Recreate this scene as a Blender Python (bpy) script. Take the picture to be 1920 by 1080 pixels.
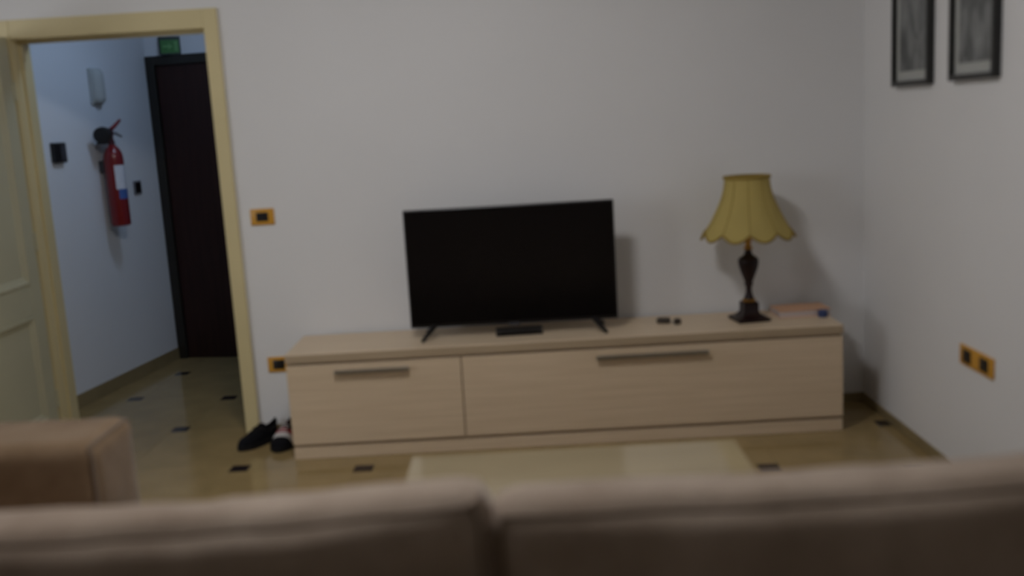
import bpy, bmesh, math, random
from mathutils import Vector, Matrix, noise

for o in list(bpy.data.objects):
    bpy.data.objects.remove(o, do_unlink=True)
SC = bpy.context.scene
COL = SC.collection
random.seed(4)
R = math.radians

# ---------------------------------------------------------------- camera
F_PX, CAM_H = 1853.6, 1.50
YAW, PITCH, ROLL = R(-0.80), R(9.574), R(3.363)
fw = Vector((math.sin(YAW)*math.cos(PITCH), math.cos(YAW)*math.cos(PITCH), -math.sin(PITCH)))
rt0 = Vector((math.cos(YAW), -math.sin(YAW), 0))
dn0 = fw.cross(rt0)
rt = rt0*math.cos(ROLL) + dn0*math.sin(ROLL)
dn = dn0*math.cos(ROLL) - rt0*math.sin(ROLL)
cam_data = bpy.data.cameras.new('camera')
cam = bpy.data.objects.new('camera', cam_data)
COL.objects.link(cam)
up = -dn
cam.matrix_world = Matrix(((rt.x, up.x, -fw.x, 0), (rt.y, up.y, -fw.y, 0), (rt.z, up.z, -fw.z, CAM_H), (0, 0, 0, 1)))
cam_data.sensor_width = 36.0
cam_data.lens = 36.0*F_PX/1920
cam_data.clip_start = 0.05
cam_data.dof.use_dof = True            # the whole photograph is out of focus, near things most
cam_data.dof.focus_distance = 60.0
cam_data.dof.aperture_fstop = 1.45
SC.camera = cam

# ---------------------------------------------------------------- world, lights, exposure
world = bpy.data.worlds.new('world'); SC.world = world
world.use_nodes = True
world.node_tree.nodes['Background'].inputs['Color'].default_value = (0.62, 0.74, 1.0, 1)
world.node_tree.nodes['Background'].inputs['Strength'].default_value = 0.6

def area(name, loc, target, sx, sy, power, col):
    l = bpy.data.lights.new(name, 'AREA')
    l.shape = 'RECTANGLE'; l.size = sx; l.size_y = sy; l.energy = power; l.color = col
    o = bpy.data.objects.new(name, l); COL.objects.link(o)
    o.location = loc
    o.rotation_euler = (Vector(target)-Vector(loc)).to_track_quat('-Z', 'Y').to_euler()
    return o

WIN_X0, WIN_X1, WIN_Z0, WIN_Z1, WIN_Y = -5.00, -3.85, 0.95, 2.50, 0.90      # window in the alcove left of the sofa
area('window_daylight', ((WIN_X0+WIN_X1)/2, WIN_Y-0.07, (WIN_Z0+WIN_Z1)/2), ((WIN_X0+WIN_X1)/2, 5, (WIN_Z0+WIN_Z1)/2),
     WIN_X1-WIN_X0-0.1, WIN_Z1-WIN_Z0-0.1, 30, (0.97, 0.99, 1.03))

SC.view_settings.view_transform = 'Standard'
SC.view_settings.look = 'None'
SC.view_settings.gamma = 1.0
SC.view_settings.use_curve_mapping = False
SC.view_settings.exposure = 0.0

# ---------------------------------------------------------------- materials
def lin(c):
    return tuple(((v/255)/12.92 if v/255 <= 0.04045 else ((v/255+0.055)/1.055)**2.4) for v in c)

def mat(name, col, rough=0.5, metal=0.0, spec=0.5, bump=0.0, bscale=200.0, var=0.0, vscale=3.0, coat=0.0, sheen=0.0,
        trans=0.0, objvar=0.0, stretch=None, col2=None, detail=3.0):
    m = bpy.data.materials.new(name); m.use_nodes = True
    nt = m.node_tree; b = nt.nodes['Principled BSDF']
    b.inputs['Roughness'].default_value = rough
    b.inputs['Metallic'].default_value = metal
    b.inputs['Specular IOR Level'].default_value = spec
    b.inputs['Coat Weight'].default_value = coat
    b.inputs['Coat Roughness'].default_value = 0.08
    b.inputs['Sheen Weight'].default_value = sheen
    b.inputs['Sheen Roughness'].default_value = 0.4
    tc = nt.nodes.new('ShaderNodeTexCoord')
    mp = nt.nodes.new('ShaderNodeMapping')
    nt.links.new(tc.outputs['Object'], mp.inputs['Vector'])
    if stretch: mp.inputs['Scale'].default_value = stretch
    nz = nt.nodes.new('ShaderNodeTexNoise')
    nz.inputs['Scale'].default_value = vscale; nz.inputs['Detail'].default_value = detail
    nt.links.new(mp.outputs['Vector'], nz.inputs['Vector'])
    rp = nt.nodes.new('ShaderNodeValToRGB')
    c2 = col2 if col2 else tuple(min(1, v*(1+var)) for v in col)
    c1 = col if col2 else tuple(v*(1-var) for v in col)
    rp.color_ramp.elements[0].position = 0.3; rp.color_ramp.elements[1].position = 0.7
    rp.color_ramp.elements[0].color = (*c1, 1); rp.color_ramp.elements[1].color = (*c2, 1)
    nt.links.new(nz.outputs['Fac'], rp.inputs['Fac'])
    out = rp.outputs['Color']
    if objvar:
        oi = nt.nodes.new('ShaderNodeObjectInfo')
        mr = nt.nodes.new('ShaderNodeMapRange')
        mr.inputs['To Min'].default_value = 1-objvar; mr.inputs['To Max'].default_value = 1+objvar
        nt.links.new(oi.outputs['Random'], mr.inputs['Value'])
        hs = nt.nodes.new('ShaderNodeHueSaturation')
        nt.links.new(mr.outputs['Result'], hs.inputs['Value'])
        nt.links.new(out, hs.inputs['Color'])
        out = hs.outputs['Color']
    nt.links.new(out, b.inputs['Base Color'])
    if bump:
        n2 = nt.nodes.new('ShaderNodeTexNoise'); n2.inputs['Scale'].default_value = bscale
        nt.links.new(mp.outputs['Vector'], n2.inputs['Vector'])
        bp = nt.nodes.new('ShaderNodeBump'); bp.inputs['Strength'].default_value = bump; bp.inputs['Distance'].default_value = 0.002
        nt.links.new(n2.outputs['Fac'], bp.inputs['Height'])
        nt.links.new(bp.outputs['Normal'], b.inputs['Normal'])
    if trans:
        tr = nt.nodes.new('ShaderNodeBsdfTranslucent')
        nt.links.new(out, tr.inputs['Color'])
        mx = nt.nodes.new('ShaderNodeMixShader'); mx.inputs['Fac'].default_value = trans
        nt.links.new(b.outputs['BSDF'], mx.inputs[1]); nt.links.new(tr.outputs['BSDF'], mx.inputs[2])
        nt.links.new(mx.outputs['Shader'], nt.nodes['Material Output'].inputs['Surface'])
    return m

M = {}
M['wall'] = mat('wall_paint', (0.765, 0.765, 0.77), 0.85, spec=0.2, bump=0.1, bscale=350, var=0.015, vscale=1.3)
M['hall_wall'] = mat('hall_paint', (0.74, 0.76, 0.79), 0.85, spec=0.2, bump=0.1, bscale=350, var=0.015, vscale=1.3)
M['ceiling'] = mat('ceiling_paint', (0.80, 0.79, 0.78), 0.9, spec=0.2)
M['grout'] = mat('grout', (0.27, 0.195, 0.09), 0.5)
M['tile'] = mat('floor_tile', (0.315, 0.228, 0.103), 0.13, spec=0.42, var=0.10, vscale=5.0, objvar=0.06, detail=6)
M['insert'] = mat('floor_insert', (0.022, 0.016, 0.018), 0.15, spec=0.5, var=0.2)
M['skirting'] = mat('skirting', (0.27, 0.21, 0.11), 0.25, var=0.08, vscale=6)
M['cream'] = mat('cream_lacquer', (0.66, 0.565, 0.315), 0.45, var=0.04, vscale=3, bump=0.03)
M['leaf'] = mat('door_lacquer', (0.50, 0.475, 0.325), 0.40, var=0.04, vscale=3, bump=0.03)
M['darkwood'] = mat('dark_wood', (0.024, 0.008, 0.007), 0.5, spec=0.3, stretch=(9, 9, 0.6), vscale=4, col2=(0.036, 0.013, 0.010))
M['darkframe'] = mat('dark_frame', (0.016, 0.013, 0.009), 0.5, var=0.2)
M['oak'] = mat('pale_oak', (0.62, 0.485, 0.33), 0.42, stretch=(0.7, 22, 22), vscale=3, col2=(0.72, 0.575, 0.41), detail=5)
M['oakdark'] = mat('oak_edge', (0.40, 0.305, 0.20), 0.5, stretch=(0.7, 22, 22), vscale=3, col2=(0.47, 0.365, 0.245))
M['steel'] = mat('brushed_steel', (0.42, 0.40, 0.36), 0.38, metal=1.0, stretch=(1, 60, 60), vscale=6, var=0.1)
M['table'] = mat('table_lacquer', (0.37, 0.30, 0.185), 0.10, spec=0.5, stretch=(1, 10, 10), vscale=3, var=0.05)
M['black'] = mat('black_plastic', (0.006, 0.005, 0.006), 0.35, var=0.1)
M['screen'] = mat('tv_screen', (0.003, 0.0025, 0.003), 0.22, spec=0.25)
M['darkgrey'] = mat('dark_grey_plastic', (0.045, 0.045, 0.055), 0.45, var=0.05)
M['grey'] = mat('grey_plastic', (0.20, 0.20, 0.22), 0.5, var=0.05)
M['white'] = mat('white_plastic', (0.70, 0.70, 0.66), 0.45, var=0.02)
M['sconce'] = mat('fixture_white', (0.44, 0.46, 0.45), 0.5, var=0.03)
M['yellow'] = mat('yellow_plate', (0.62, 0.31, 0.035), 0.35, var=0.04)
M['shade'] = mat('shade_silk', (0.55, 0.44, 0.15), 0.8, spec=0.2, bump=0.15, bscale=300, var=0.05, trans=0.30)
M['shade_trim'] = mat('shade_trim', (0.32, 0.225, 0.055), 0.8, spec=0.2, bump=0.4, bscale=300, var=0.15)
M['shade_seam'] = mat('shade_seam', (0.36, 0.26, 0.07), 0.8, spec=0.2, var=0.1)
M['lampwood'] = mat('lamp_mahogany', (0.014, 0.005, 0.005), 0.4, spec=0.3, var=0.25, vscale=15)
M['brass'] = mat('aged_brass', (0.42, 0.22, 0.05), 0.35, metal=1.0, var=0.1)
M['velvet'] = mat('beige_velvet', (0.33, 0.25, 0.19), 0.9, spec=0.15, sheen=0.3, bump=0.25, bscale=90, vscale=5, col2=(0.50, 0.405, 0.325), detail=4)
M['velvet_shaded'] = mat('beige_velvet_shaded', (0.185, 0.120, 0.068), 0.9, spec=0.15, sheen=0.25, bump=0.25, bscale=90, vscale=6, col2=(0.27, 0.19, 0.12), detail=4)  # sofa velvet again, darker and browner: the far arm's shade in its colour
M['piping'] = mat('velvet_piping', (0.20, 0.15, 0.11), 0.9, spec=0.1, sheen=0.2, var=0.1)
M['foot'] = mat('sofa_foot', (0.03, 0.02, 0.015), 0.4, var=0.1)
M['frame_black'] = mat('frame_black', (0.012, 0.012, 0.011), 0.35, var=0.1)
M['mat_board'] = mat('mat_board', (0.42, 0.43, 0.41), 0.8, var=0.02)
M['red'] = mat('extinguisher_red', (0.19, 0.004, 0.006), 0.3, var=0.08, coat=0.3)
M['label_white'] = mat('label_white', (0.62, 0.64, 0.70), 0.5, var=0.06, vscale=60)
M['label_blue'] = mat('label_blue', (0.05, 0.12, 0.36), 0.5, var=0.05)
M['rubber'] = mat('black_rubber', (0.008, 0.008, 0.009), 0.6, var=0.1)
M['shoe_black'] = mat('shoe_black_mesh', (0.007, 0.007, 0.009), 0.9, spec=0.1, bump=0.4, bscale=400, var=0.2)
M['shoe_red'] = mat('shoe_red', (0.30, 0.012, 0.015), 0.7, var=0.1)
M['shoe_wine'] = mat('shoe_wine', (0.060, 0.007, 0.012), 0.8, var=0.15)
M['shoe_white'] = mat('shoe_white', (0.55, 0.53, 0.52), 0.7, var=0.05)
M['shoe_sole'] = mat('shoe_sole', (0.012, 0.011, 0.012), 0.8, spec=0.15, var=0.1)
M['sign_green'] = mat('sign_green', (0.030, 0.165, 0.022), 0.35, var=0.08)
M['sign_light'] = mat('sign_pale_green', (0.10, 0.30, 0.08), 0.4, var=0.05)
M['sign_dark'] = mat('sign_housing', (0.012, 0.028, 0.020), 0.4, var=0.1)
M['cover'] = mat('book_cover', (0.62, 0.36, 0.22), 0.6, var=0.06)
M['pages'] = mat('book_pages', (0.56, 0.48, 0.46), 0.85, stretch=(1, 1, 120), vscale=6, var=0.06)
M['blue'] = mat('blue_cap', (0.035, 0.06, 0.17), 0.4, var=0.05)
M['keys'] = mat('fob_brown', (0.035, 0.024, 0.016), 0.5, var=0.1)

def print_mat(name, seed):
    m = bpy.data.materials.new(name); m.use_nodes = True
    nt = m.node_tree; b = nt.nodes['Principled BSDF']
    b.inputs['Roughness'].default_value = 0.35
    tc = nt.nodes.new('ShaderNodeTexCoord'); mp = nt.nodes.new('ShaderNodeMapping')
    mp.inputs['Location'].default_value = (seed, seed*1.7, 0.3*seed); mp.inputs['Scale'].default_value = (1.3, 1, 0.55)
    nt.links.new(tc.outputs['Object'], mp.inputs['Vector'])
    n1 = nt.nodes.new('ShaderNodeTexNoise'); n1.inputs['Scale'].default_value = 14; n1.inputs['Detail'].default_value = 6
    n1.inputs['Distortion'].default_value = 0.8
    nt.links.new(mp.outputs['Vector'], n1.inputs['Vector'])
    rp = nt.nodes.new('ShaderNodeValToRGB')
    rp.color_ramp.elements[0].position = 0.32; rp.color_ramp.elements[0].color = (0.05, 0.055, 0.055, 1)
    rp.color_ramp.elements[1].position = 0.68; rp.color_ramp.elements[1].color = (0.24, 0.25, 0.25, 1)
    nt.links.new(n1.outputs['Fac'], rp.inputs['Fac']); nt.links.new(rp.outputs['Color'], b.inputs['Base Color'])
    return m
M['print_a'] = print_mat('engraving_a', 2.0)
M['print_b'] = print_mat('engraving_b', 7.3)

# ---------------------------------------------------------------- mesh helpers
def BM(): return bmesh.new()

def box(bm, x0, x1, y0, y1, z0, z1, bev=0.0, seg=2):
    vs = [bm.verts.new((x, y, z)) for z in (z0, z1) for y in (y0, y1) for x in (x0, x1)]
    f = [bm.faces.new([vs[i] for i in q]) for q in ((0, 2, 3, 1), (4, 5, 7, 6), (0, 1, 5, 4), (2, 6, 7, 3), (0, 4, 6, 2), (1, 3, 7, 5))]
    if bev:
        es = list({e for v in vs for e in v.link_edges})
        bmesh.ops.bevel(bm, geom=es, offset=bev, segments=seg, profile=0.5, affect='EDGES')
    return bm

def prism(bm, pts, z0, z1):
    lo = [bm.verts.new((x, y, z0)) for x, y in pts]; hi = [bm.verts.new((x, y, z1)) for x, y in pts]
    n = len(pts)
    bm.faces.new(lo[::-1]); bm.faces.new(hi)
    for i in range(n):
        bm.faces.new((lo[i], lo[(i+1) % n], hi[(i+1) % n], hi[i]))
    bmesh.ops.recalc_face_normals(bm, faces=bm.faces)
    return bm

def lathe(bm, prof, n=32, mtx=None, cap=True):
    rings = []
    for r, z in prof:
        rings.append([bm.verts.new(Vector((r*math.cos(2*math.pi*i/n), r*math.sin(2*math.pi*i/n), z))) for i in range(n)])
    for a, b in zip(rings, rings[1:]):
        for i in range(n):
            bm.faces.new((a[i], a[(i+1) % n], b[(i+1) % n], b[i]))
    if cap:
        bm.faces.new(rings[0][::-1]); bm.faces.new(rings[-1])
    if mtx is not None:
        bmesh.ops.transform(bm, matrix=mtx, verts=[v for rg in rings for v in rg])
    bmesh.ops.recalc_face_normals(bm, faces=bm.faces)
    return bm

def axis_matrix(p, d):
    return Matrix.Translation(p) @ Vector(d).to_track_quat('Z', 'Y').to_matrix().to_4x4()

def tube(bm, pts, r, n=8, closed=False):
    pts = [Vector(p) for p in pts]; rings = []; N = len(pts)
    ref = Vector((0, 0, 1))
    for i, p in enumerate(pts):
        a = pts[(i-1) % N] if (closed or i > 0) else pts[i]
        b = pts[(i+1) % N] if (closed or i < N-1) else pts[i]
        t = (b-a).normalized()
        if abs(t.dot(ref)) > 0.95: rr = Vector((1, 0, 0))
        else: rr = ref
        s = t.cross(rr).normalized(); q = s.cross(t)
        rad = r[i] if isinstance(r, (list, tuple)) else r
        rings.append([bm.verts.new(p + rad*(math.cos(2*math.pi*k/n)*s + math.sin(2*math.pi*k/n)*q)) for k in range(n)])
    for i in range(N if closed else N-1):
        a, b = rings[i], rings[(i+1) % N]
        # best rotation offset keeps the skin untwisted
        best = min(range(n), key=lambda o: (a[0].co-b[o].co).length)
        for k in range(n):
            bm.faces.new((a[k], a[(k+1) % n], b[(k+1+best) % n], b[(k+best) % n]))
    if not closed:
        bm.faces.new(rings[0][::-1]); bm.faces.new(rings[-1])
    bmesh.ops.recalc_face_normals(bm, faces=bm.faces)
    return bm

MW = {}
def thing(name, label, cat, loc=(0, 0, 0), rotz=0.0, group=None, kind=None):
    o = bpy.data.objects.new(name, None); COL.objects.link(o)
    o.empty_display_size = 0.1
    o.location = loc; o.rotation_euler = (0, 0, rotz)
    MW[o.name] = Matrix.Translation(loc) @ Matrix.Rotation(rotz, 4, 'Z')
    o['label'] = label; o['category'] = cat
    if group: o['group'] = group
    if kind: o['kind'] = kind
    return o

def part(name, bm, m, parent=None, smooth=False, label=None, world=False, angle=35):
    """one mesh object; world=True: the mesh was given in world coordinates"""
    if world and parent is not None:
        p = parent
        while p.name not in MW: p = p.parent
        bmesh.ops.transform(bm, matrix=MW[p.name].inverted(), verts=bm.verts)
    me = bpy.data.meshes.new(name); bm.to_mesh(me); bm.free()
    me.materials.append(m if not isinstance(m, str) else M[m])
    if smooth:
        me.shade_smooth()
        if angle < 179: me.set_sharp_from_angle(angle=R(angle))
    o = bpy.data.objects.new(name, me); COL.objects.link(o)
    if parent is not None: o.parent = parent
    if label: o['label'] = label
    return o

def single(name, bm, m, label, cat, kind=None, group=None, smooth=False):
    o = part(name, bm, m, None, smooth)
    o['label'] = label; o['category'] = cat
    if kind: o['kind'] = kind
    if group: o['group'] = group
    MW[o.name] = Matrix.Identity(4)
    return o

# ---------------------------------------------------------------- room shell
D, XR, XL, YB, CZ = 4.86, 1.68, -5.20, -4.00, 2.80
XS_L = -3.60       # TV wall, right wall, left wall, wall behind camera, ceiling
TH = 0.15
DX0, DX1, DZ = -2.387, -1.464, 2.016                       # clear doorway
LN = 0.022                                                  # lining thickness
HC, HCEIL = Vector((-2.445, 6.735, 0)), 2.60                # far left corner of the hall
th = R(8.9)
HV = Vector((math.sin(th), math.cos(th), 0)); HU = Vector((math.cos(th), -math.sin(th), 0))

# floor: grout bed, then tiles and inserts in a two-square tiling
bm = BM(); box(bm, XL-0.15, XR+0.15, YB-0.15, 6.95, -0.12, -0.0014)
floor = single('floor', bm, 'grout', 'glossy brown tiled floor with small dark square inserts', 'floor', 'structure')

def clip(poly, x0, x1, y0, y1):
    def cut(ps, inside, inter):
        out = []
        for i, c in enumerate(ps):
            p = ps[i-1]
            if inside(c):
                if not inside(p): out.append(inter(p, c))
                out.append(c)
            elif inside(p): out.append(inter(p, c))
        return out
    def ix(v): return lambda p, c: (v, p[1]+(c[1]-p[1])*(v-p[0])/(c[0]-p[0]))
    def iy(v): return lambda p, c: (p[0]+(c[0]-p[0])*(v-p[1])/(c[1]-p[1]), v)
    for ins, it in ((lambda q: q[0] >= x0, ix(x0)), (lambda q: q[0] <= x1, ix(x1)), (lambda q: q[1] >= y0, iy(y0)), (lambda q: q[1] <= y1, iy(y1))):
        if poly: poly = cut(poly, ins, it)
    return poly

def tile_mesh(poly, ins):
    bm = BM()
    cx = sum(p[0] for p in poly)/len(poly); cy = sum(p[1] for p in poly)/len(poly)
    def ring(k, z): 
        return [bm.verts.new((cx+(x-cx)-math.copysign(min(k, abs(x-cx)), x-cx), cy+(y-cy)-math.copysign(min(k, abs(y-cy)), y-cy), z)) for x, y in poly]
    lo, md, hi = ring(ins, -0.008), ring(ins, -0.0005), ring(ins+0.0006, 0.0)
    n = len(poly)
    for a, b in ((lo, md), (md, hi)):
        for i in range(n): bm.faces.new((a[i], a[(i+1) % n], b[(i+1) % n], b[i]))
    bm.faces.new(hi)
    bmesh.ops.recalc_face_normals(bm, faces=bm.faces)
    return bm

TA, TB = 0.5855, 0.0870
O0 = Vector((-2.530, 4.511))
cache = {}
def lay(kind, m, x, y, s, jt):
    poly = [(x, y), (x+s, y), (x+s, y+s), (x, y+s)]
    q = clip(poly, XL, XR, YB, 6.93)
    if len(q) < 3: return
    if min(p[1] for p in q) > D+TH and min(p[0] for p in q) > 0.3: return
    if max(p[1] for p in q) < WIN_Y and max(p[0] for p in q) < XS_L: return
    w = max(p[0] for p in q)-min(p[0] for p in q); h = max(p[1] for p in q)-min(p[1] for p in q)
    if w < 0.01 or h < 0.01: return
    whole = abs(w-s) < 1e-6 and abs(h-s) < 1e-6
    if whole:
        if kind not in cache:
            o = part(kind, tile_mesh([(px-x, py-y) for px, py in poly], jt), m, floor); cache[kind] = o.data
        else:
            o = bpy.data.objects.new(kind, cache[kind]); COL.objects.link(o); o.parent = floor
        o.location = (x, y, 0)
    else:
        part(kind, tile_mesh(q, jt), m, floor)
for i in range(-9, 16):
    for j in range(-18, 9):
        cx = O0.x + i*TA + j*TB; cy = O0.y - i*TB + j*TA         # centre of an insert
        lay('tile_insert', 'insert', cx-TB/2, cy-TB/2, TB, 0.0005)
        lay('floor_tile', 'tile', cx-TB/2, cy-TB/2-TA, TA, 0.0006)

def struct(name, bm, m, label, cat, parent=None):
    return single(name, bm, m, label, cat, 'structure')

bm = BM()   # TV wall with the doorway
box(bm, XL-TH, DX0-LN, D, D+TH, 0, CZ+0.1); box(bm, DX1+LN, XR+TH, D, D+TH, 0, CZ+0.1); box(bm, DX0-LN, DX1+LN, D, D+TH, DZ+LN, CZ+0.1)
struct('wall_back', bm, 'wall', 'white painted wall behind the television, with a doorway', 'wall')
bm = BM(); box(bm, XR, XR+TH, YB-TH, D, 0, CZ+0.1)
struct('wall_right', bm, 'wall', 'white painted wall with two framed prints', 'wall')
bm = BM(); box(bm, XL-TH, XL, WIN_Y-TH, D, 0, CZ+0.1)
struct('wall_left', bm, 'wall', 'white painted wall at the side of the window alcove', 'wall')
bm = BM()   # alcove wall with the window opening
box(bm, XL, WIN_X0, WIN_Y-TH, WIN_Y, 0, CZ+0.1); box(bm, WIN_X1, XS_L, WIN_Y-TH, WIN_Y, 0, CZ+0.1)
box(bm, WIN_X0, WIN_X1, WIN_Y-TH, WIN_Y, 0, WIN_Z0); box(bm, WIN_X0, WIN_X1, WIN_Y-TH, WIN_Y, WIN_Z1, CZ+0.1)
struct('wall_window', bm, 'wall', 'white painted wall with the window', 'wall')
bm = BM(); box(bm, XS_L-TH, XS_L, YB, WIN_Y-TH, 0, CZ+0.1)
struct('wall_side', bm, 'wall', 'white painted side wall behind the sofa', 'wall')
bm = BM(); box(bm, XS_L-TH, XR, YB-TH, YB, 0, CZ+0.1)
struct('wall_front', bm, 'wall', 'white painted wall opposite the television', 'wall')
bm = BM(); box(bm, XL-TH, XR+TH, YB-TH, D+TH, CZ, CZ+0.12)
struct('ceiling', bm, 'ceiling', 'white living room ceiling', 'ceiling')

wf = thing('window_1', 'white framed window in the living room alcove', 'window', ((WIN_X0+WIN_X1)/2, WIN_Y-0.10, WIN_Z0), 0, kind='structure')
hw_ = (WIN_X1-WIN_X0)/2; hh = WIN_Z1-WIN_Z0
for a in ((-hw_, -hw_+0.05, 0, hh), (hw_-0.05, hw_, 0, hh), (-hw_+0.05, hw_-0.05, 0, 0.05), (-hw_+0.05, hw_-0.05, hh-0.05, hh)):
    bm = BM(); box(bm, a[0], a[1], -0.03, 0.03, a[2], a[3], 0.004); part('window_frame', bm, 'white', wf)

# hall
A = HC - HV*((HC.y-(D+TH))/HV.y)
bm = BM(); box(bm, 0, (HC-A).length, 0, 0.12, 0, HCEIL+0.1)
whl = struct('wall_hall_left', bm, 'hall_wall', 'white hall wall carrying the red fire extinguisher', 'wall')
whl.location = (A.x, A.y, 0); whl.rotation_euler = (0, 0, math.atan2(HV.y, HV.x))
B = HC + HU*2.55
DR0, DR1, DRH = 0.065, 0.965, 2.0                          # entrance door leaf opening, measured along the end wall
def hp(s, off): q = HC + HU*s + HV*off; return (q.x, q.y)
bm = BM()
prism(bm, [hp(-0.12, 0), hp(DR0-0.06, 0), hp(DR0-0.06, 0.12), hp(-0.12, 0.12)], 0, HCEIL+0.1)
prism(bm, [hp(DR1+0.06, 0), hp(2.6, 0), hp(2.6, 0.12), hp(DR1+0.06, 0.12)], 0, HCEIL+0.1)
prism(bm, [hp(DR0-0.06, 0), hp(DR1+0.06, 0), hp(DR1+0.06, 0.12), hp(DR0-0.06, 0.12)], DRH+0.06, HCEIL+0.1)
struct('wall_hall_end', bm, 'hall_wall', 'white hall end wall around the dark entrance door', 'wall')
bm = BM(); box(bm, B.x, B.x+0.12, D+TH, B.y+0.02, 0, HCEIL+0.1)
struct('wall_hall_right', bm, 'hall_wall', 'white far side wall of the hall', 'wall')
bm = BM(); prism(bm, [(A.x-0.1, D+TH), (B.x+0.1, D+TH), (B.x+0.1, B.y+0.1), (HC.x-0.1, HC.y+0.1)], HCEIL, HCEIL+0.1)
struct('ceiling_hall', bm, 'ceiling', 'white hall ceiling', 'ceiling')

# skirting
SK, ST = 0.046, 0.011
def skirt(name, bm, label): struct(name, bm, 'skirting', label, 'baseboard')
bm = BM(); box(bm, DX1+0.072, XR, D-ST, D, 0, SK, 0.002); skirt('baseboard_back', bm, 'brown tile skirting along the television wall')
bm = BM(); box(bm, XL, DX0-0.072, D-ST, D, 0, SK, 0.002); skirt('baseboard_corner', bm, 'brown tile skirting behind the open cream door')
bm = BM(); box(bm, XR-ST, XR, YB, D-ST, 0, SK, 0.002); skirt('baseboard_right', bm, 'brown tile skirting below the framed prints')
bm = BM(); box(bm, XL, XL+ST, WIN_Y, D-ST, 0, SK, 0.002); skirt('baseboard_left', bm, 'brown tile skirting at the side of the window alcove')
bm = BM(); box(bm, XS_L, XR-ST, YB, YB+ST, 0, SK, 0.002); skirt('baseboard_front', bm, 'brown tile skirting opposite the television')
bm = BM(); i_ = HU*0.011
prism(bm, [(A.x, A.y), (A.x+i_.x, A.y+i_.y), (HC.x+i_.x, HC.y+i_.y), (HC.x, HC.y)], 0, 0.08); skirt('baseboard_hall', bm, 'brown tile skirting below the fire extinguisher')

# doorway frame: linings and architraves
fr = thing('trim_1', 'cream painted door frame around the open doorway', 'door frame', ((DX0+DX1)/2, D, 0), 0, kind='structure')
AW = 0.070
for (x0, x1, z0, z1) in ((DX0-LN, DX0, 0, DZ+LN), (DX1, DX1+LN, 0, DZ+LN), (DX0, DX1, DZ, DZ+LN)):
    bm = BM(); box(bm, x0, x1, D-0.002, D+TH+0.002, z0, z1, 0.002); part('lining', bm, 'cream', fr, world=True)
for yy in ((D-0.020, D), (D+TH, D+TH+0.02)):
    for (x0, x1, z0, z1) in ((DX0-AW, DX0-0.004, 0, DZ+0.095), (DX1+0.002, DX1+AW, 0, DZ+0.095), (DX0-0.004, DX1+0.002, DZ+0.004, DZ+0.095)):
        bm = BM(); box(bm, x0, x1, yy[0], yy[1], z0, z1, 0.003, 2); part('architrave', bm, 'cream', fr, world=True)
bm = BM()     # door stop strip set into the lining
box(bm, DX1-0.012, DX1, D+0.05, D+0.075, 0, DZ); box(bm, DX0, DX0+0.012, D+0.05, D+0.075, 0, DZ); box(bm, DX0+0.012, DX1-0.012, D+0.05, D+0.075, DZ-0.012, DZ)
part('door_stop', bm, 'cream', fr, world=True)

# open panelled door leaf, swung square into the living room
LX0, LX1, LY0, LY1, LZ0, LZ1 = -2.442, -2.402, 3.945, 4.832, 0.008, 2.030
leaf = thing('door_1', 'cream panelled door standing wide open into the living room', 'door', ((LX0+LX1)/2, LY1, 0), 0, kind='structure')
SW = 0.105
for y0, y1 in ((LY0, LY0+SW), (LY1-SW, LY1)):
    bm = BM(); box(bm, LX0, LX1, y0, y1, LZ0, LZ1, 0.003); part('stile', bm, 'leaf', leaf, world=True)
for z0, z1 in ((LZ0, 0.17), (0.700, 0.852), (1.905, LZ1)):
    bm = BM(); box(bm, LX0, LX1, LY0+SW, LY1-SW, z0, z1, 0.003); part('rail', bm, 'leaf', leaf, world=True)
for z0, z1 in ((0.17, 0.700), (0.852, 1.905)):
    bm = BM(); box(bm, LX0+0.012, LX1-0.012, LY0+SW-0.002, LY1-SW+0.002, z0-0.002, z1+0.002)
    p = part('panel', bm, 'leaf', leaf, world=True)
    for xx, sg in ((LX1-0.012, 1), (LX0+0.012, -1)):
        bm = BM()
        ya, yb = LY0+SW, LY1-SW
        loop = [(ya, z0), (yb, z0), (yb, z1), (ya, z1)]
        rings = []
        for ins, dx in ((0.0, -0.001), (0.0, 0.016), (0.012, 0.018), (0.022, 0.009), (0.034, 0.006), (0.040, -0.001)):
            rings.append([bm.verts.new((xx+sg*dx, y+(ins if y == ya else -ins), z+(ins if z == z0 else -ins))) for y, z in loop])
        for a, b in zip(rings, rings[1:]):
            for k in range(4): bm.faces.new((a[k], a[(k+1) % 4], b[(k+1) % 4], b[k]))
        bmesh.ops.recalc_face_normals(bm, faces=bm.faces)
        part('moulding', bm, 'leaf', p, world=True)
for z in (0.25, 1.05, 1.78):
    bm = BM(); lathe(bm, [(0.008, -0.045), (0.008, 0.045)], 10, Matrix.Translation((LX1+0.002, LY1+0.001, z))); part('hinge', bm, 'leaf', leaf, world=True)
bm = BM(); box(bm, LX1, LX1+0.008, LY0+0.03, LY0+0.07, 0.93, 1.15, 0.003); hpl = part('handle_plate', bm, 'brass', leaf, world=True)
bm = BM(); tube(bm, [(LX1+0.006, LY0+0.05, 1.06), (LX1+0.05, LY0+0.05, 1.06), (LX1+0.055, LY0+0.07, 1.06), (LX1+0.055, LY0+0.16, 1.055)], 0.009); part('handle', bm, 'brass', hpl, True, world=True)

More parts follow.
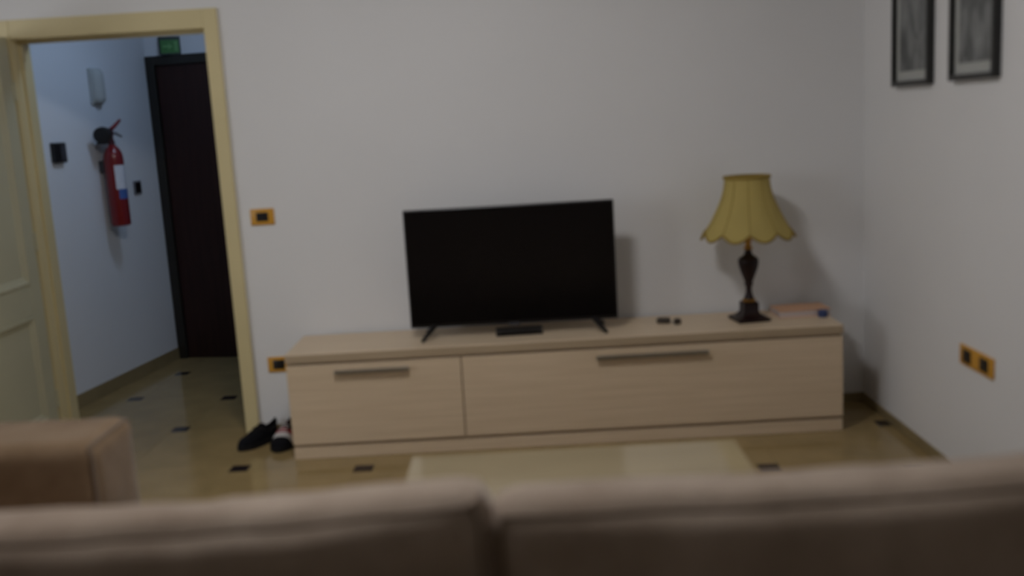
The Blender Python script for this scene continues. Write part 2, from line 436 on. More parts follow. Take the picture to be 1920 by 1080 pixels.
# dark entrance door at the end of the hall (local x along the end wall, front towards -y)
def on_end(s): q = HC + HU*s; return (q.x, q.y, 0)
ef = thing('trim_2', 'dark frame of the entrance door in the hall', 'door frame', on_end(0.5), -th, kind='structure')
for (x0, x1, z0, z1) in ((DR0-0.06-0.5, DR0-0.5, 0, DRH+0.06), (DR1-0.5, DR1+0.06-0.5, 0, DRH+0.06), (DR0-0.5, DR1-0.5, DRH, DRH+0.06)):
    bm = BM(); box(bm, x0, x1, -0.02, 0.119, z0, z1, 0.004); part('frame_board', bm, 'darkframe', ef)
ed = thing('door_2', 'dark brown wooden entrance door, closed, at the end of the hall', 'door', on_end(0.5), -th, kind='structure')
bm = BM(); box(bm, DR0+0.002-0.5, DR1-0.002-0.5, 0.005, 0.05, 0.0, DRH-0.001, 0.003); part('leaf', bm, 'darkwood', ed)
bm = BM(); lathe(bm, [(0.012, 0), (0.012, 0.04), (0.028, 0.045), (0.03, 0.06), (0.02, 0.07)], 16, axis_matrix((DR1-0.57, 0.006, 1.0), (0, -1, 0))); part('knob', bm, 'brass', ed, True)

# hall ceiling light (cool white) out of view to the right of the doorway
def ceiling_light(label, loc, rad, col, strength, group=None):
    t = thing('ceiling_light', label, 'light', loc)
    bm = BM(); lathe(bm, [(rad*1.12, 0), (rad*1.12, -0.025), (rad*1.04, -0.03)], 32); part('base', bm, 'white', t, True)
    bm = BM(); lathe(bm, [(rad, -0.03), (rad*0.96, -0.03-rad*0.16), (rad*0.72, -0.03-rad*0.32), (rad*0.32, -0.03-rad*0.415), (rad*0.08, -0.03-rad*0.43)], 32)
    m = bpy.data.materials.new('lit_diffuser'); m.use_nodes = True
    b = m.node_tree.nodes['Principled BSDF']; b.inputs['Base Color'].default_value = (0.8, 0.8, 0.8, 1)
    b.inputs['Emission Color'].default_value = (*col, 1); b.inputs['Emission Strength'].default_value = strength
    part('diffuser', bm, m, t, True)
ceiling_light('round white ceiling light in the hall, cool white', (-1.66, 5.50, HCEIL), 0.125, (0.50, 0.69, 1.0), 31)
ceiling_light('large round white ceiling light above the coffee table', (-0.47, 2.62, CZ), 0.24, (1.0, 0.985, 0.99), 41)

# ---------------------------------------------------------------- corner sofa
sofa = thing('corner_sofa', 'beige velvet corner sofa seen from behind, facing the television', 'sofa', (-0.45, 1.9, 0))
def soft_box(c, half, r, bulge, cuts=22, amp=0.006, seed=0.0, ears=0.0, tilt=0.0, roll=0.0, sag=0.0):
    """soft upholstered block; returns a bmesh and the function that maps the unit cube onto its surface"""
    c, half = Vector(c), Vector(half)
    rot = Matrix.Rotation(-roll, 3, 'Y') @ Matrix.Rotation(tilt, 3, 'X')
    def fmap(p):
        u = Vector([math.sin(max(-1, min(1, t))*math.pi/2) for t in p])
        q = Vector([u[k]*half[k] for k in range(3)])
        inn = Vector([max(-half[k]+r, min(half[k]-r, q[k])) for k in range(3)])
        d = q-inn
        if d.length > 1e-9:
            q = inn + d.normalized()*min(r, max(abs(d[k]) for k in range(3)))
        wx, wy, wz = 1-u.x**2, 1-u.y**2, 1-u.z**2
        q.y += bulge*(u.y)*wx*wz
        q.z += 0.22*bulge*u.z*(wx*0.7 + 0.3)*wy if u.z > 0 else 0
        q.x += 0.4*bulge*u.x*wz*wy
        if u.z > 0: q.z += sag*u.z*u.x**2
        if ears: q.z += ears*max(0, u.z)**6*abs(u.x)**24
        w = q + c + Vector((seed, seed*2, 0))
        n = noise.noise(w*7)*0.6 + noise.noise(w*16)*0.4
        q += q.normalized()*amp*n
        q.z += amp*0.7*noise.noise(Vector((w.x*3.1, 0, seed)))*max(0, u.z)
        return rot @ q + c
    bm = BM()
    bmesh.ops.create_cube(bm, size=2)
    bmesh.ops.subdivide_edges(bm, edges=bm.edges, cuts=cuts, use_grid_fill=True)
    for v in bm.verts: v.co = fmap(v.co.copy())
    return bm, fmap

def soft_part(name, m, parent, c, half, r=0.04, bulge=0.02, piping=(), world=True, label=None, prad=0.0055, **k):
    bm, fm = soft_box(c, half, r, bulge, **k)
    o = part(name, bm, m, parent, True, world=world, angle=180, label=label)
    for ax, sgn in piping:
        N = 40; pts = []
        oth = [a for a in range(3) if a != ax]
        corners = [(-1, -1), (1, -1), (1, 1), (-1, 1)]
        for e in range(4):
            a, b = corners[e], corners[(e+1) % 4]
            for i in range(N):
                t = i/N; p = [0, 0, 0]
                p[ax] = sgn; p[oth[0]] = a[0]+(b[0]-a[0])*t; p[oth[1]] = a[1]+(b[1]-a[1])*t
                pts.append(fm(p))
        bm = BM(); tube(bm, pts, prad, 6, closed=True)
        part('piping', bm, 'piping', o, True, world=world, angle=180)
    return o

# carcass
for n_, a in (('base', (-2.12, 1.31, 1.42, 2.34, 0.07, 0.28)), ('base', (-2.12, -1.25, 2.35, 2.93, 0.07, 0.28)),
              ('back_frame', (-2.12, 1.31, 1.36, 1.46, 0.07, 0.68)), ('back_frame', (-2.24, -2.13, 1.36, 2.93, 0.07, 0.68))):
    bm = BM(); box(bm, *a, 0.025, 3); part(n_, bm, 'velvet', sofa, True, world=True)
for x, y in ((-2.05, 1.45), (1.05, 1.45), (1.05, 2.25), (-0.3, 2.25), (-1.33, 2.85), (-2.05, 2.85), (-0.3, 1.45)):
    bm = BM(); lathe(bm, [(0.022, 0.0), (0.032, 0.075)], 12, Matrix.Translation((x, y, 0))); part('foot', bm, 'foot', sofa, True, world=True)
# seat cushions
for c, h in (((-0.60, 1.99, 0.36), (0.51, 0.35, 0.085)), ((0.475, 1.99, 0.36), (0.555, 0.35, 0.085)), ((-1.62, 1.99, 0.36), (0.50, 0.35, 0.085)), ((-1.66, 2.50, 0.36), (0.43, 0.155, 0.085))):
    soft_part('seat_cushion', 'velvet', sofa, c, h, 0.045, 0.02, seed=c[0])
# loose back cushions
BCY, BCT = 1.585, 0.885
soft_part('back_cushion', 'velvet', sofa, (-0.590, BCY, BCT-0.248), (0.515, 0.090, 0.245), 0.066, 0.035, piping=((1, -1), (1, 1)), prad=0.0035, seed=1.3, ears=0.012, cuts=36, amp=0.009, tilt=R(-2), roll=R(1.1), sag=0.010)
soft_part('back_cushion', 'velvet', sofa, (0.480, BCY, BCT-0.256), (0.560, 0.090, 0.245), 0.066, 0.035, piping=((1, -1), (1, 1)), prad=0.0035, seed=9.7, ears=0.004, cuts=36, amp=0.009, tilt=R(-2), roll=R(0.8), sag=0.020)
soft_part('back_cushion', 'velvet', sofa, (-1.62, BCY, BCT-0.245), (0.495, 0.088, 0.245), 0.040, 0.035, piping=((1, -1),), seed=6.1, cuts=24, amp=0.008, tilt=R(5))
soft_part('back_cushion', 'velvet', sofa, (-2.04, 2.16, BCT-0.245), (0.088, 0.46, 0.245), 0.040, 0.02, seed=8.1, cuts=20)
# arms: the far one closes the short leg of the sofa
soft_part('armrest', 'velvet_shaded', sofa, (-1.74, 2.795, 0.375), (0.505, 0.150, 0.305), 0.045, 0.012, piping=((0, 1),), seed=2.2, cuts=30, amp=0.007, prad=0.007)
soft_part('armrest', 'velvet', sofa, (1.20, 1.90, 0.325), (0.115, 0.44, 0.265), 0.045, 0.012, piping=((1, 1),), seed=3.2, cuts=20, amp=0.006)

# ---------------------------------------------------------------- coffee table
ct = thing('coffee_table', 'low cream coffee table with a glossy top between sofa and cabinet', 'table', (0.125, 2.76, 0))
bm = BM(); box(bm, -0.525, 0.525, -0.33, 0.33, 0.405, 0.440, 0.004); part('table_top', bm, 'table', ct)
bm = BM(); box(bm, -0.47, 0.47, -0.275, 0.275, 0.345, 0.404, 0.003); part('apron', bm, 'table', ct)
for sx in (-1, 1):
    for sy in (-1, 1):
        bm = BM(); box(bm, sx*0.46-0.03, sx*0.46+0.03, sy*0.265-0.03, sy*0.265+0.03, 0, 0.404, 0.004); part('leg', bm, 'table', ct)
bm = BM(); box(bm, -0.428, 0.428, -0.25, 0.25, 0.12, 0.14, 0.003); part('shelf', bm, 'table', ct)

# ---------------------------------------------------------------- TV cabinet
CX0, CX1, CY0, CY1, CT = -1.122, 1.433, 4.41, 4.835, 0.502
cb = thing('tv_cabinet', 'long low pale oak cabinet with two drop fronts below the television', 'cabinet', ((CX0+CX1)/2, (CY0+CY1)/2, 0))
bm = BM(); box(bm, CX0, CX1, CY0-0.002, CY1, 0.463, CT, 0.003); part('top', bm, 'oak', cb, world=True)
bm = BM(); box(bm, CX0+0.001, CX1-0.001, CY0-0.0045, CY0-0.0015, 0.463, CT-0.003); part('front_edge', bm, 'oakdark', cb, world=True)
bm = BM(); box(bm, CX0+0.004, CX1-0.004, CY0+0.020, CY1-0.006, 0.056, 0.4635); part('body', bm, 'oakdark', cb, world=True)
bm = BM(); box(bm, CX0+0.002, CX1-0.002, CY0+0.006, CY1-0.01, 0, 0.056, 0.002); part('plinth', bm, 'oak', cb, world=True)
XS = -0.3145
for x0, x1, h0, h1 in ((CX0+0.002, XS-0.003, -0.896, -0.552), (XS+0.003, CX1-0.002, 0.303, 0.817)):
    bm = BM(); box(bm, x0, x1, CY0, CY0+0.0195, 0.072, 0.449, 0.002); dr = part('drop_front', bm, 'oak', cb, world=True)
    bm = BM(); box(bm, h0, h1, CY0-0.030, CY0-0.018, 0.404, 0.424, 0.003)
    box(bm, h0+0.02, h0+0.035, CY0-0.019, CY0+0.001, 0.408, 0.420); box(bm, h1-0.035, h1-0.02, CY0-0.019, CY0+0.001, 0.408, 0.420)
    part('handle', bm, 'steel', dr, world=True)

# ---------------------------------------------------------------- television
TVX, TVY = -0.063, 4.605
tv = thing('television', 'black flat screen television standing on the oak cabinet', 'television', (TVX, TVY, CT), R(-1.2))
Z0, Z1, HWD = 0.052, 0.614, 0.492
bm = BM(); box(bm, -HWD, HWD, -0.010, 0.022, Z0, Z1, 0.004); part('cabinet_shell', bm, 'black', tv)
bm = BM(); box(bm, -HWD+0.10, HWD-0.10, 0.020, 0.062, Z0+0.03, Z0+0.34, 0.012); part('rear_housing', bm, 'black', tv)
bm = BM(); box(bm, -HWD+0.009, HWD-0.009, -0.0125, -0.009, Z0+0.016, Z1-0.009); part('screen', bm, 'screen', tv)
bm = BM(); box(bm, -0.025, 0.025, -0.012, 0.0, Z0-0.009, Z0+0.004, 0.003); part('sensor_bump', bm, 'darkgrey', tv)
for sx in (-1, 1):
    bm = BM(); x = sx*0.375
    for fy in (-0.105, 0.115):
        tube(bm, [(x, 0.004, Z0+0.012), (x+sx*0.020, 0.004+fy*0.35, Z0-0.012), (x+sx*0.055, fy, 0.0085)], [0.014, 0.0115, 0.0085], 8)
    part('foot', bm, 'black', tv, True)
bm = BM()
sb = thing('set_top_box', 'slim black box lying under the television screen', 'media box', (-0.042, 4.60, CT), R(2))
bm = BM(); box(bm, -0.110, 0.110, -0.045, 0.045, 0.002, 0.028, 0.003); part('case', bm, 'black', sb)
bm = BM(); box(bm, -0.09, 0.09, -0.0465, -0.0445, 0.009, 0.019); part('front_window', bm, 'screen', sb)
for sx in (-1, 1):
    bm = BM(); box(bm, sx*0.08-0.02, sx*0.08+0.02, -0.03, 0.03, 0, 0.0025); part('rubber_foot', bm, 'rubber', sb)

# ---------------------------------------------------------------- key fob
kf = thing('key_fob', 'small dark key fob with a key, between television and lamp', 'keys', (0.672, 4.655, CT), R(-18))
bm = BM(); box(bm, -0.052, 0.012, -0.020, 0.020, 0, 0.026, 0.009, 3); part('fob', bm, 'keys', kf, True)
bm = BM(); tube(bm, [(0.024+0.013*math.cos(a), 0.013*math.sin(a), 0.004) for a in [2*math.pi*i/20 for i in range(20)]], 0.0018, 6, True); part('ring', bm, 'steel', kf, True)
bm = BM(); lathe(bm, [(0.016, 0.0), (0.018, 0.003), (0.018, 0.020), (0.012, 0.025)], 16, Matrix.Translation((0.048, -0.012, 0)))
box(bm, 0.045, 0.051, -0.05, -0.02, 0.002, 0.0045); part('key', bm, 'keys', kf, True)

# ---------------------------------------------------------------- table lamp
lp = thing('table_lamp', 'table lamp with yellow scalloped shade and dark turned urn base', 'lamp', (1.056, 4.625, CT), R(8))
bm = BM()
def sq_ring(bm, prof):     # square plinth with stepped mouldings
    rs = [[bm.verts.new((sx*r, sy*r, z)) for sx, sy in ((-1, -1), (1, -1), (1, 1), (-1, 1))] for r, z in prof]
    for a, b in zip(rs, rs[1:]):
        for k in range(4): bm.faces.new((a[k], a[(k+1) % 4], b[(k+1) % 4], b[k]))
    bm.faces.new(rs[0][::-1]); bm.faces.new(rs[-1])
    bmesh.ops.recalc_face_normals(bm, faces=bm.faces)
sq_ring(bm, [(0.074, 0), (0.078, 0.004), (0.078, 0.014), (0.070, 0.018), (0.060, 0.021), (0.050, 0.027), (0.040, 0.037), (0.036, 0.044), (0.036, 0.086), (0.032, 0.090)])
bmesh.ops.bevel(bm, geom=list(bm.edges), offset=0.002, segments=2, affect='EDGES')
part('plinth', bm, 'lampwood', lp, True)
bm = BM(); lathe(bm, [(0.030, 0.089), (0.033, 0.093), (0.033, 0.099), (0.026, 0.104)], 24); part('brass_ring', bm, 'brass', lp, True)
bm = BM(); lathe(bm, [(0.026, 0.103), (0.020, 0.116), (0.015, 0.135), (0.0135, 0.150), (0.016, 0.165), (0.021, 0.172), (0.021, 0.178), (0.018, 0.182), (0.025, 0.200), (0.036, 0.228),
    (0.045, 0.256), (0.0485, 0.278), (0.0475, 0.292), (0.041, 0.300), (0.032, 0.306), (0.022, 0.313), (0.017, 0.322), (0.015, 0.338)], 32)
part('urn', bm, 'lampwood', lp, True)
bm = BM(); lathe(bm, [(0.014, 0.337), (0.021, 0.342), (0.021, 0.348), (0.014, 0.353), (0.014, 0.375), (0.018, 0.380), (0.018, 0.425), (0.010, 0.43)], 24); part('lamp_holder', bm, 'brass', lp, True)
bm = BM(); lathe(bm, [(0.013, 0.43), (0.016, 0.445), (0.028, 0.475), (0.031, 0.495), (0.026, 0.515), (0.012, 0.528), (0.002, 0.530)], 24); part('bulb', bm, 'white', lp, True)
NP = 10; NA = NP*8; SZ0, SZ1 = 0.428, 0.683
bm = BM(); rows = []
def shade_r(t): return 0.103 + 0.098*(t**1.9) + 0.012*math.sin(math.pi*t)*(-0.3) + 0.022*t
def shade_pt(a, t, extra=0.0):
    ph = (a*NP/(2*math.pi)) % 1.0
    lobe = math.sin(math.pi*ph)
    r = (shade_r(t)-0.022*t)*(1 - 0.035*t*(1-lobe)*1.0 + 0.020*lobe*t) + extra + 0.010*t
    z = SZ1 - (SZ1-SZ0)*t - 0.034*lobe*max(0, (t-0.55)/0.45)**1.5
    return Vector((r*math.cos(a), r*math.sin(a), z))
for k in range(17):
    t = k/16
    rows.append([bm.verts.new(shade_pt(2*math.pi*i/NA, t)) for i in range(NA)])
for a, b in zip(rows, rows[1:]):
    for i in range(NA): bm.faces.new((a[i], b[i], b[(i+1) % NA], a[(i+1) % NA]))
shade = part('lamp_shade', bm, 'shade', lp, True, angle=60)
for t, rr in ((0.0, 0.0075), (1.0, 0.006)):
    bm = BM(); tube(bm, [shade_pt(2*math.pi*i/NA, t, 0.001) - Vector((0, 0, 0.004 if t == 0 else 0)) for i in range(NA)], rr, 6, True); part('trim', bm, 'shade_trim', shade, True, angle=180)
for k in range(NP):
    a = 2*math.pi*k/NP + 1e-6
    bm = BM(); tube(bm, [shade_pt(a, t/12, 0.0005) for t in range(13)], 0.0022, 6); part('seam', bm, 'shade_seam', shade, True, angle=180)
bm = BM()
for k in range(3):
    a = 2*math.pi*k/3
    tube(bm, [(0.004*math.cos(a), 0.004*math.sin(a), SZ1-0.012), (0.105*math.cos(a), 0.105*math.sin(a), SZ1-0.003)], 0.002, 6)
tube(bm, [(0, 0, SZ1-0.008), (0.036, 0, 0.55), (0.040, 0, 0.48), (0.016, 0, 0.425)], 0.0018, 6)
tube(bm, [(0, 0, SZ1-0.008), (-0.036, 0, 0.55), (-0.040, 0, 0.48), (-0.016, 0, 0.425)], 0.0018, 6)
part('shade_carrier', bm, 'brass', lp, True)

# ---------------------------------------------------------------- book and blue cap beside the lamp
bk = thing('book', 'book with an orange pink cover lying beside the lamp', 'book', (1.318, 4.70, CT), R(3))
bm = BM(); box(bm, -0.120, 0.118, -0.075, 0.075, 0.0035, 0.030); part('pages', bm, 'pages', bk)
bm = BM(); box(bm, -0.123, 0.122, -0.079, 0.079, 0, 0.0035, 0.001); box(bm, -0.123, 0.122, -0.079, 0.079, 0.030, 0.0345, 0.001); box(bm, -0.123, 0.122, 0.075, 0.079, 0.003, 0.031); part('cover', bm, 'cover', bk)
cp = thing('bottle_cap', 'small blue cap in front of the orange book', 'cap', (1.398, 4.600, CT))
bm = BM(); lathe(bm, [(0.0205, 0), (0.0215, 0.002), (0.0210, 0.030), (0.018, 0.034), (0.004, 0.0345)], 28); part('cap', bm, 'blue', cp, True)
bm = BM()
for i in range(28):
    a = 2*math.pi*i/28; box(bm, 0.0205, 0.0223, -0.0008, 0.0008, 0.003, 0.028); bmesh.ops.rotate(bm, verts=bm.verts[-8:], cent=(0, 0, 0), matrix=Matrix.Rotation(a, 3, 'Z'))
part('ribs', bm, 'blue', cp)

# ---------------------------------------------------------------- wall plates
def plate(name, label, cat, loc, rotz, w, h, m, inserts, im, kind='socket', group=None):
    t = thing(name, label, cat, loc, rotz, group)
    bm = BM(); box(bm, -w/2, w/2, -0.010, 0, -h/2, h/2, 0.004, 3); part('plate', bm, m, t, True)
    for x0, x1, z0, z1 in inserts:
        bm = BM(); box(bm, x0, x1, -0.0125, -0.004, z0, z1, 0.003); s = part('module', bm, im, t, True)
        if kind == 'socket':
            for dx in (-0.009, 0, 0.009):
                bm = BM(); lathe(bm, [(0.0025, 0), (0.0025, 0.002)], 8, axis_matrix(((x0+x1)/2+dx, -0.0122, (z0+z1)/2), (0, -1, 0))); part('pin_hole', bm, 'rubber', s)
        else:
            bm = BM(); box(bm, x0+0.003, (x0+x1)/2-0.0005, -0.0145, -0.012, z0+0.003, z1-0.003, 0.001); part('rocker', bm, im, s)
            bm = BM(); box(bm, (x0+x1)/2+0.0005, x1-0.003, -0.0145, -0.012, z0+0.003, z1-0.003, 0.001); part('rocker', bm, im, s)
    return t
plate('light_switch', 'yellow light switch plate with black rocker beside the doorway', 'switch', (-1.275, D, 1.106), 0, 0.116, 0.080, 'yellow', [(-0.030, 0.030, -0.022, 0.022)], 'black', 'switch')
plate('wall_socket', 'yellow single socket low on the wall beside the cabinet end', 'socket', (-1.265, D, 0.358), 0, 0.112, 0.078, 'yellow', [(-0.030, 0.030, -0.024, 0.024)], 'black')
plate('wall_socket', 'wide yellow double socket on the wall below the framed prints', 'socket', (XR, 3.622, 0.512), R(-90), 0.270, 0.078, 'yellow', [(-0.104, -0.036, -0.026, 0.026), (0.036, 0.104, -0.026, 0.026)], 'black')

# ---------------------------------------------------------------- framed prints
def framed(label, yc, w, zb, h, pm):
    t = thing('framed_print', label, 'picture', (XR, yc, zb), R(-90))
    fwid, dep = 0.022, 0.030
    for x0, x1, z0, z1 in ((-w/2, -w/2+fwid, 0, h), (w/2-fwid, w/2, 0, h), (-w/2+fwid, w/2-fwid, 0, fwid), (-w/2+fwid, w/2-fwid, h-fwid, h)):
        bm = BM(); box(bm, x0, x1, -dep, 0, z0, z1, 0.003); part('frame_side', bm, 'frame_black', t)
    bm = BM(); box(bm, -w/2+fwid-0.002, w/2-fwid+0.002, -0.012, -0.002, fwid-0.002, h-fwid+0.002); part('mat_board', bm, 'mat_board', t)
    bm = BM(); box(bm, -w/2+0.060, w/2-0.060, -0.0135, -0.011, 0.062, h-0.060); part('print', bm, pm, t)
framed('black framed grey engraving hanging nearer the television wall corner', 4.240, 0.388, 1.549, 0.56, 'print_a')
framed('black framed grey engraving hanging above the yellow double socket', 3.674, 0.365, 1.552, 0.56, 'print_b')

# ---------------------------------------------------------------- hall fittings (local x along the wall to the right, front -y)
RZ = math.atan2(HV.y, HV.x)
P0 = HC - HV*((HC.y-5.5)/HV.y)
def on_hall(t, z): q = P0 + HV*t; return (q.x, q.y, z)
ic = thing('intercom', 'dark wall intercom box beside the extinguisher in the hall', 'intercom', on_hall(0.150, 1.415), RZ)
bm = BM(); box(bm, -0.055, 0.055, -0.030, 0, 0, 0.112, 0.005); part('case', bm, 'black', ic)
bm = BM(); box(bm, 0.000, 0.050, -0.033, -0.028, 0.010, 0.102, 0.003); part('face', bm, 'darkgrey', ic)
bm = BM(); box(bm, -0.045, -0.010, -0.038, -0.028, 0.008, 0.104, 0.005); part('handset', bm, 'black', ic)
plate('hall_switch', 'small black wall switch between extinguisher and entrance door', 'switch', on_hall(0.955, 1.215), RZ, 0.090, 0.088, 'grey', [(-0.034, 0.034, -0.034, 0.034)], 'black', 'switch')

sc = thing('wall_lamp', 'pale half round wall fixture above the fire extinguisher', 'wall light', on_hall(0.612, 1.745), RZ)
bm = BM(); box(bm, -0.060, 0.060, -0.015, 0, 0, 0.215, 0.004); part('back_plate', bm, 'sconce', sc)
bm = BM(); n = 16; rings = []
for z, k in ((0.008, 0.70), (0.02, 0.92), (0.05, 1.0), (0.165, 1.0), (0.195, 0.92), (0.207, 0.70)):
    rings.append([bm.verts.new((-0.050*k*math.cos(math.pi*i/n), -0.014-0.048*k*math.sin(math.pi*i/n), z)) for i in range(n+1)])
for a, b in zip(rings, rings[1:]):
    for i in range(n): bm.faces.new((a[i], a[i+1], b[i+1], b[i]))
for rg in (rings[0], rings[-1]): bm.faces.new(rg)
for i in range(len(rings)-1): bm.faces.new((rings[i][0], rings[i+1][0], rings[i+1][-1], rings[i][-1]))
bmesh.ops.recalc_face_normals(bm, faces=bm.faces)
part('diffuser', bm, 'sconce', sc, True)

fx = thing('fire_extinguisher', 'red fire extinguisher with black horn hanging on the hall wall', 'extinguisher', on_hall(0.572, 1.005), RZ)
yo = -0.092
bm = BM(); lathe(bm, [(0.046, 0.0), (0.055, 0.006), (0.057, 0.015), (0.057, 0.405), (0.055, 0.428), (0.048, 0.452), (0.037, 0.472), (0.026, 0.484), (0.020, 0.492)], 36, Matrix.Translation((0, yo, 0)))
part('cylinder', bm, 'red', fx, True)
bm = BM(); lathe(bm, [(0.019, 0.488), (0.019, 0.515), (0.014, 0.520), (0.014, 0.560), (0.018, 0.565), (0.018, 0.590), (0.010, 0.594)], 20, Matrix.Translation((0, yo, 0)))
part('valve', bm, 'shoe_wine', fx, True)
bm = BM(); tube(bm, [(-0.005, yo, 0.580), (0.04, yo-0.003, 0.600), (0.115, yo-0.004, 0.640)], [0.013, 0.012, 0.008], 8); part('lever', bm, 'red', fx, True)
bm = BM(); tube(bm, [(0.005, yo, 0.560), (0.05, yo-0.003, 0.562), (0.112, yo-0.004, 0.540)], [0.011, 0.010, 0.007], 8); part('carry_handle', bm, 'grey', fx, True, label='grey metal lower handle')
dirv = Vector((-1, -0.12, -0.22)).normalized()
bm = BM(); lathe(bm, [(0.017, 0.0), (0.019, 0.02), (0.030, 0.040), (0.043, 0.062), (0.049, 0.080), (0.050, 0.112), (0.044, 0.114)], 28, axis_matrix((-0.012, yo, 0.572), dirv)); part('horn', bm, 'rubber', fx, True)
def wrap(z0, z1, a0, a1, m, name, r=0.0578):
    bm = BM(); n = 14; lo, hi = [], []
    for i in range(n+1):
        a = a0+(a1-a0)*i/n
        lo.append(bm.verts.new((r*math.sin(a), yo-r*math.cos(a), z0))); hi.append(bm.verts.new((r*math.sin(a), yo-r*math.cos(a), z1)))
    for i in range(n): bm.faces.new((lo[i], lo[i+1], hi[i+1], hi[i]))
    part(name, bm, m, fx, True)
wrap(0.225, 0.370, R(-62), R(50), 'label_white', 'label_sheet')
wrap(0.165, 0.225, R(-50), R(46), 'label_blue', 'label_band')
bm = BM(); box(bm, -0.020, 0.020, -0.037, 0, 0.33, 0.40, 0.003); part('wall_bracket', bm, 'darkgrey', fx)
bm = BM(); box(bm, -0.02, 0.02, yo+0.01, -0.0005, 0.498, 0.510, 0.003); part('neck_hook', bm, 'darkgrey', fx)

# exit sign above the entrance door, its panel turned a little towards the hall
es = thing('exit_sign', 'small green exit sign above the dark entrance door', 'sign', (on_end(0.200)[0], on_end(0.200)[1], DRH+0.0605), -th)
bm = BM(); prism(bm, [(-0.065, 0.0), (0.062, 0.0), (0.062, -0.012), (-0.052, -0.058), (-0.065, -0.055)], 0, 0.115); part('housing', bm, 'sign_dark', es)
sa = math.atan2(0.046, 0.114)
Tm = Matrix.Translation((0.005, -0.035, 0)) @ Matrix.Rotation(sa, 4, 'Z')
def sign_piece(x0, x1, z0, z1, m, name, d0=0.0, d1=0.003, pts=None):
    bm = BM()
    if pts is None: box(bm, x0, x1, -d1, -d0, z0, z1)
    else:
        lo = [bm.verts.new((x, -d0, z)) for x, z in pts]; hi = [bm.verts.new((x, -d1, z)) for x, z in pts]
        bm.faces.new(lo); bm.faces.new(hi[::-1])
        for i in range(len(pts)): bm.faces.new((lo[i], lo[(i+1) % len(pts)], hi[(i+1) % len(pts)], hi[i]))
        bmesh.ops.recalc_face_normals(bm, faces=bm.faces)
    bmesh.ops.transform(bm, matrix=Tm, verts=bm.verts)
    part(name, bm, m, es)
sign_piece(-0.058, 0.058, 0.010, 0.095, 'sign_green', 'panel', -0.001, 0.003)
sign_piece(0.028, 0.050, 0.022, 0.085, 'sign_light', 'door_symbol', 0.002, 0.0045)
sign_piece(0, 0, 0, 0, 'sign_light', 'arrow_symbol', 0.002, 0.0045, [(-0.045, 0.045), (-0.010, 0.045), (-0.010, 0.030), (0.018, 0.053), (-0.010, 0.076), (-0.010, 0.061), (-0.045, 0.061)])

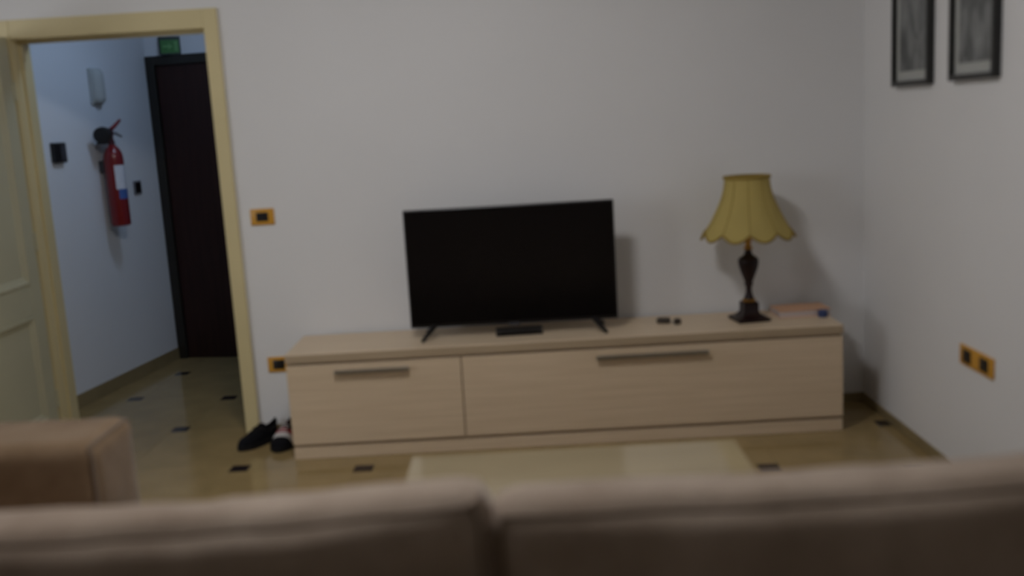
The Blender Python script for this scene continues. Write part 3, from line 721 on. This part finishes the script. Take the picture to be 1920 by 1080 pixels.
# ---------------------------------------------------------------- sneakers by the door frame
def sneaker(label, loc, rotz, mu, ms, mstripe, roll=0.0, lift=0.0, bands=False):
    t = thing('sneaker', label, 'shoe', loc, rotz)
    L = 0.275
    rollm = Matrix.Translation((0, 0, lift)) @ Matrix.Rotation(roll, 4, 'X')
    def wid(s): return 0.036 + 0.014*math.sin(math.pi*min(1, max(0, (s-0.15)/0.85))) - 0.010*max(0, 0.3-s)/0.3
    def outline(k, s):
        w = wid(s)
        e = min(1, s/0.10)**0.5*min(1, (1-s)/0.16)**0.5
        return w*e*k
    NS, NC = 22, 12
    # sole
    bm = BM()
    top, bot = [], []
    ss = [0.5-0.5*math.cos(math.pi*i/NS) for i in range(NS+1)]
    poly = [(s*L, outline(1.04, s)+0.003) for s in ss] + [(s*L, -outline(1.04, s)-0.003) for s in reversed(ss)]
    lo = [bm.verts.new((x, y, 0.003*abs(x/L-0.4))) for x, y in poly]
    hi = [bm.verts.new((x, y*0.98, 0.028 - 0.006*x/L)) for x, y in poly]
    bm.faces.new(lo[::-1]); bm.faces.new(hi)
    for i in range(len(poly)): bm.faces.new((lo[i], lo[(i+1) % len(poly)], hi[(i+1) % len(poly)], hi[i]))
    bmesh.ops.recalc_face_normals(bm, faces=bm.faces); bmesh.ops.transform(bm, matrix=rollm, verts=bm.verts)
    part('sole', bm, ms, t, True)
    def ht(s):
        if s < 0.30: return 0.098 - 0.020*math.sin(math.pi*s/0.30)
        if s < 0.72: return 0.098 - 0.040*((s-0.30)/0.42)
        return 0.058*math.sqrt(max(0.0, 1-((s-0.72)/0.28)**2)*0.9+0.1)
    def skin(s, a, k=1.0):
        w, h = outline(1.0, s)*k, ht(s)
        c, sn = math.cos(a), math.sin(a)
        y = w*math.copysign(abs(c)**0.75, c)*(1-0.25*sn*(1 if s < 0.6 else 0.5)); z = 0.024+(h-0.024)*sn**0.8*k if sn > 0 else 0.024
        return Vector((s*L, y, z))
    bm = BM(); rows = []
    for s in ss:
        s2 = min(0.995, max(0.005, s))
        rows.append([bm.verts.new(skin(s2, math.pi*i/NC)) for i in range(NC+1)])
    for r_i, (a, b) in enumerate(zip(rows, rows[1:])):
        sm = (ss[r_i]+ss[r_i+1])/2
        for i in range(NC):
            if 0.05 < sm < 0.34 and 3 <= i < NC-3: continue         # foot opening
            bm.faces.new((a[i], a[i+1], b[i+1], b[i]))
    for rg in (rows[0], rows[-1]):
        bm.faces.new(rg)
    bmesh.ops.recalc_face_normals(bm, faces=bm.faces); bmesh.ops.transform(bm, matrix=rollm, verts=bm.verts)
    u = part('upper', bm, mu, t, True, angle=70)
    bm = BM(); box(bm, 0.02, 0.20, -0.022, 0.022, 0.027, 0.040, 0.008); bmesh.ops.transform(bm, matrix=rollm, verts=bm.verts); part('insole', bm, 'shoe_black', t)
    bm = BM()
    for sd in (0, 1):
        pts = [skin(s, (0.16+0.30*k)*math.pi if sd == 0 else math.pi*(1-0.16-0.30*k), 1.03) for s, k in ((0.42, 0.0), (0.46, 0.3), (0.50, 0.6), (0.53, 0.85))]
        tube(bm, pts, 0.005, 6)
        pts = [skin(s, (0.10+0.16*k)*math.pi if sd == 0 else math.pi*(1-0.10-0.16*k), 1.03) for s, k in ((0.02, 1.0), (0.10, 0.6), (0.22, 0.3), (0.36, 0.1))]
        tube(bm, pts, 0.006, 6)
    bmesh.ops.transform(bm, matrix=rollm, verts=bm.verts); part('stripe', bm, mstripe, u, True)
    bm = BM()
    for k in range(4):
        s = 0.40+0.075*k
        tube(bm, [skin(s, math.pi*q, 1.03) for q in (0.36, 0.43, 0.5, 0.57, 0.64)], 0.003, 6)
    bmesh.ops.transform(bm, matrix=rollm, verts=bm.verts); part('laces', bm, 'shoe_white' if bands else 'shoe_sole', u, True)
    # heel counter in the stripe colour
    bm = BM(); rows = []
    for s in (0.006, 0.02, 0.05, 0.09):
        rows.append([bm.verts.new(skin(s, math.pi*(0.02+0.24*i/5), 1.04)) for i in range(6)] + [bm.verts.new(skin(s, math.pi*(0.74+0.24*i/5), 1.04)) for i in range(6)])
    for a, b in zip(rows, rows[1:]):
        for i in range(11):
            if i == 5: continue
            bm.faces.new((a[i], a[i+1], b[i+1], b[i]))
    bmesh.ops.transform(bm, matrix=rollm, verts=bm.verts); part('heel_counter', bm, mstripe, u, True)
    if bands:
        for nm, m, sa, sb, k in (('red_band', 'shoe_red', 0.46, 0.60, 1.05), ('white_band', 'shoe_white', 0.60, 0.76, 1.05), ('toe_cap', 'shoe_black', 0.75, 0.994, 1.12)):
            bm = BM(); rows = [[bm.verts.new(skin(sa+(sb-sa)*j/5, math.pi*i/12, k)) for i in range(13)] for j in range(6)]
            for p_, q_ in zip(rows, rows[1:]):
                for i in range(12): bm.faces.new((p_[i], p_[i+1], q_[i+1], q_[i]))
            bmesh.ops.recalc_face_normals(bm, faces=bm.faces); bmesh.ops.transform(bm, matrix=rollm, verts=bm.verts)
            part(nm, bm, m, u, True)
    return t
sneaker('plain black sneaker pointing into the doorway, beside the door frame', (-1.302, 4.825, 0), R(243), 'shoe_black', 'shoe_sole', 'shoe_sole')
sneaker('dark sneaker with red and white bands, pushed against the cabinet end', (-1.222, 4.800, 0), R(-91), 'shoe_black', 'shoe_sole', 'shoe_wine', bands=True)
